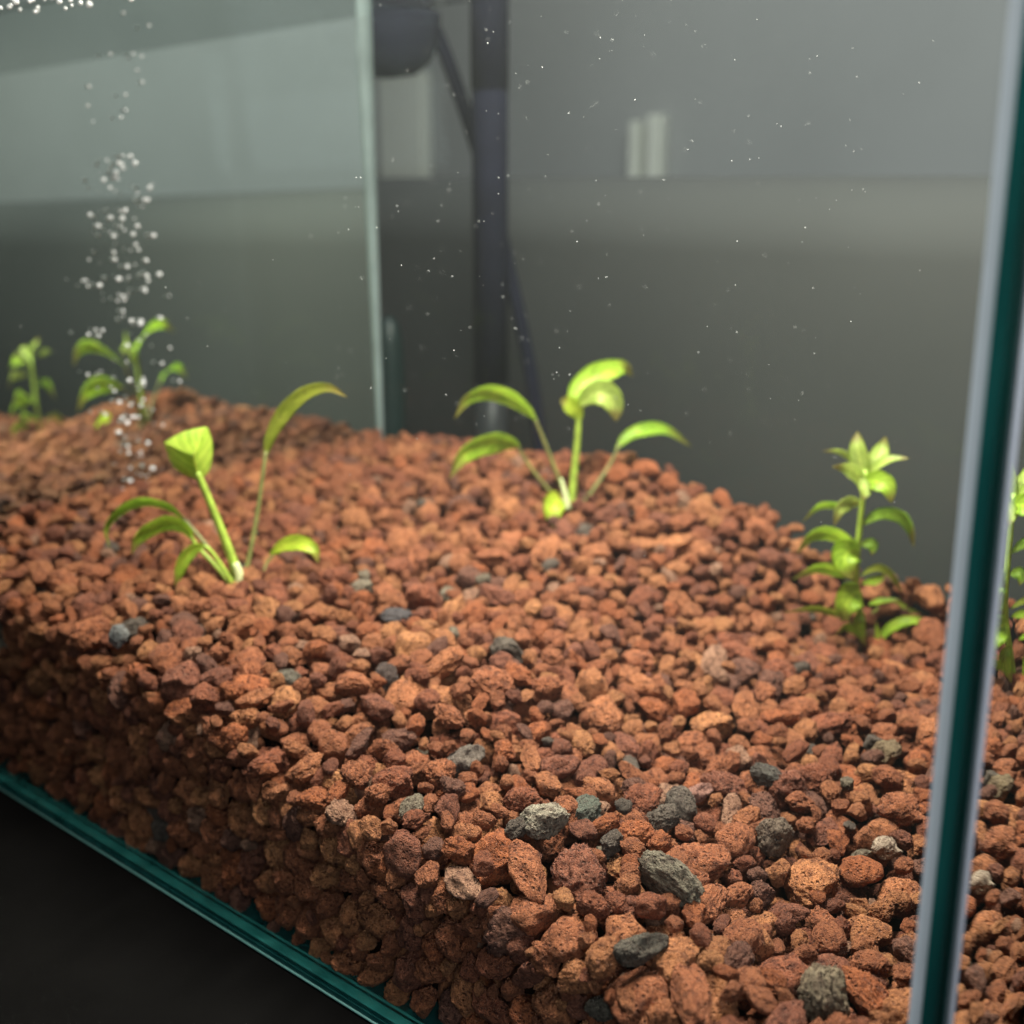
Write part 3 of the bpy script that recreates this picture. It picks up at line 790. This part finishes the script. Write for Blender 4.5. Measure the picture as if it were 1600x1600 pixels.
for k in range(480):
    d = rb.uniform(0.33, 0.80)
    px, py = rb.uniform(520, 1350), rb.uniform(-40, 700)
    if rb.random() < 0.3: px, py = rb.uniform(0, 1500), rb.uniform(0, 900)
    p = at_depth(px, py, d)
    if not (X0 + .005 < p.x < XI - .005 and YI + .003 < p.y < Y1 - .005 and ground(p.x, p.y) + .01 < p.z < ZW - .002): continue
    r = rb.choice((0.00014, 0.0002, 0.0003)) * (0.6 + d * .6)
    g = bmesh.ops.create_icosphere(bm, subdivisions=1, radius=r * 1.0)
    bmesh.ops.translate(bm, verts=g['verts'], vec=p)
sp = obj('drifting_specks', bm, (simple('pale_speck', (0.42, 0.43, 0.42), 0.5),)); sp['kind'] = 'stuff'
# foam of bubbles under the surface at the far left
bm = bmesh.new()
for k in range(48):
    px = abs(rb.gauss(0, 75)); py = rb.uniform(-25, 22) - px * .05
    p = at_depth(px - 6, py, rb.uniform(0.50, 0.56))
    if p.z > ZW - .0006 : p.z = ZW - rb.uniform(.0008, .003)
    g = bmesh.ops.create_icosphere(bm, subdivisions=2, radius=rb.uniform(.0005, .0015))
    bmesh.ops.translate(bm, verts=g['verts'], vec=p)
fm = obj('surface_foam', bm, (M_BUB,), smooth=True); fm['kind'] = 'stuff'

# ------------------------------------------------------------------ what stands behind the tank
DT = 3.32 * HB
def vtube(px, y0, y1, wpx, D, n=10):
    a, b = at_depth(px[0], y0, D), at_depth(px[1], y1, D)
    return a, b
# riser pipe of the filter
a_, b_ = at_depth(764, -120, DT), at_depth(764, 600, DT)
b_ = Vector((a_.x, a_.y, b_.z))
t = empty('filter_pipe', (a_.x, a_.y, b_.z))
tag(t, 'thick black upright filter pipe hanging behind the back glass', 'pipe')
rr = 27 * DT / FPX
obj('pipe', tube([b_ + Vector((0, 0, .001)), b_ + (a_ - b_) * .5, a_], rr, 24), (M_BLACK,), t, True)
obj('pipe_sleeve', tube([b_ + (a_ - b_) * .66, b_ + (a_ - b_) * .99], rr * 1.05, 24), (M_BLACK,), t, True)
obj('pipe_foot', tube([b_ - Vector((0, 0, .10)), b_ - Vector((0, 0, .05)), b_], rr * .96, 24),
    (simple('smoked_pipe', (0.05, 0.055, 0.06), 0.4, trans=0.55),), t, True)
cab = [(640, -40), (668, 20), (698, 90), (724, 165), (748, 240), (775, 330), (795, 420), (815, 510), (832, 600), (843, 690), (850, 800)]
cpt = [at_depth(x, y, DT + .05) for x, y in cab]
o = obj('power_cable', tube(catmull(cpt, 60), 11 * DT / FPX, 12), (M_BLACK,), None, True)
tag(o, 'black cable slanting down behind the upright filter pipe', 'cable')
def lathe(c, prof, name, m, parent=None, sy_=1.0, seg=32):
    bm = bmesh.new(); rings = []
    for r, z in prof:
        rings.append([bm.verts.new((c.x + r * math.cos(6.28318 * k / seg), c.y + sy_ * r * math.sin(6.28318 * k / seg), c.z + z)) for k in range(seg)])
    for A_, B_ in zip(rings, rings[1:]):
        for k in range(seg): bm.faces.new((A_[k], A_[(k + 1) % seg], B_[(k + 1) % seg], B_[k]))
    bm.faces.new(rings[0][::-1]); bm.faces.new(rings[-1])
    return obj(name, bm, (m,), parent, True)
DP = 3.32 * HB
c = at_depth(600, 122, DP); R1 = 88 * DP / FPX
t = empty('canister_filter', c); tag(t, 'dark rounded filter head behind the glass at the top of the corner', 'filter')
lathe(c, [(R1 * .15, 0), (R1 * .55, R1 * .06), (R1 * .8, R1 * .28), (R1 * .93, R1 * .55), (R1 * .97, R1 * .9), (R1 * .97, R1 * 1.0)], 'housing', M_BLACK, t)
lathe(c + Vector((0, 0, R1 * 1.04)), [(R1 * .7, 0), (R1 * .86, R1 * .05), (R1 * .86, R1 * .35), (R1 * .5, R1 * .42)], 'cap', simple('grey_violet_plastic', (.06, .055, .085), .4), t)
# dark green rounded body low beside the corner seam
c = at_depth(612, 672, DP); R2 = 22 * DP / FPX; hh = 180 * DP / FPX
o = lathe(c, [(R2 * .5, -.06), (R2 * .97, -.05), (R2, hh * .1), (R2 * 1.02, hh * .5), (R2 * .95, hh * .78), (R2 * .7, hh * .93), (R2 * .3, hh * .99), (R2 * .05, hh)], 'heater', M_TEAL)
tag(o, 'dark green rounded upright heater standing behind the glass beside the corner seam', 'heater')

# table, wall and the counter behind
bm = bmesh.new(); box(bm, (-1.6, -1.2, -0.045), (1.6, 0.559, -0.0005), 0.002)
tb = obj('table', bm, (M_TABLE,)); tag(tb, 'black table top the aquarium stands on', 'table')
YW = 1.45
def wall_mat():
    m, nt, out = mat('grey_wall')
    p = node(nt, 'ShaderNodeBsdfPrincipled', Roughness=0.9)
    tc = node(nt, 'ShaderNodeTexCoord'); n = node(nt, 'ShaderNodeTexNoise', Scale=3.0, Detail=5.0); nt.links.new(tc.outputs['Object'], n.inputs['Vector'])
    r = ramp(nt, n.outputs[0], [(0.3, (0.34, 0.345, 0.335)), (0.7, (0.39, 0.395, 0.385))]); nt.links.new(r.outputs[0], p.inputs['Base Color'])
    nt.links.new(p.outputs[0], out.inputs[0]); return m
bm = bmesh.new(); box(bm, (-4.5, YW, -0.8), (4.5, YW + .1, 2.2)); w = obj('wall', bm, (wall_mat(),)); w['kind'] = 'structure'
bm = bmesh.new()
prof = [(.56, -.8), (.56, HB - .052)] + [(.56 + .056 * (1 - math.cos(a)), HB - .052 + .056 * math.sin(a)) for a in [math.pi / 2 * k / 20 for k in range(1, 21)]] + [(YW - .002, HB + .004), (YW - .002, -.8)]
A_ = [bm.verts.new((-3.2, y, z)) for y, z in prof]; B_ = [bm.verts.new((4.4, y, z)) for y, z in prof]
for k in range(len(prof)): bm.faces.new((A_[k], A_[(k + 1) % len(prof)], B_[(k + 1) % len(prof)], B_[k]))
bm.faces.new(A_); bm.faces.new(B_); bmesh.ops.recalc_face_normals(bm, faces=bm.faces[:])
o = obj('counter', bm, (simple('taupe_counter', (0.080, 0.083, 0.080), 0.95, 4, 0.1),), None, True); tag(o, 'long dull taupe counter running along the wall behind the tank', 'counter')
# soft reflections painted as pale solid strips on the wall
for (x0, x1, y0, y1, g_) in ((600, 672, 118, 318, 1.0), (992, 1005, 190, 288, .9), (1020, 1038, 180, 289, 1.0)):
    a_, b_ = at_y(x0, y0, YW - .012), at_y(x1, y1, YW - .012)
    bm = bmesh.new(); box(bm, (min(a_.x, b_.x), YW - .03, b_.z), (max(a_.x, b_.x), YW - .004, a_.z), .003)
    o = obj('reflection_strip', bm, (simple('cream_reflection', (0.88, 0.89, 0.78), 0.5, 5, .05),))
    tag(o, {600: 'broad cream upright reflection painted as a strip on the wall behind the filter pipe', 992: 'narrow pale painted reflection on the wall, left one of the close pair', 1020: 'narrow pale painted reflection on the wall, right and taller one of the close pair'}[x0], 'panel')
bm = bmesh.new(); box(bm, (-4.5, -0.8 - 1, -0.9), (4.5, YW + .1, -0.81)); fl = obj('floor', bm, (simple('dark_floor', (0.03, 0.028, 0.026), 0.7, 6, .2),)); fl['kind'] = 'structure'
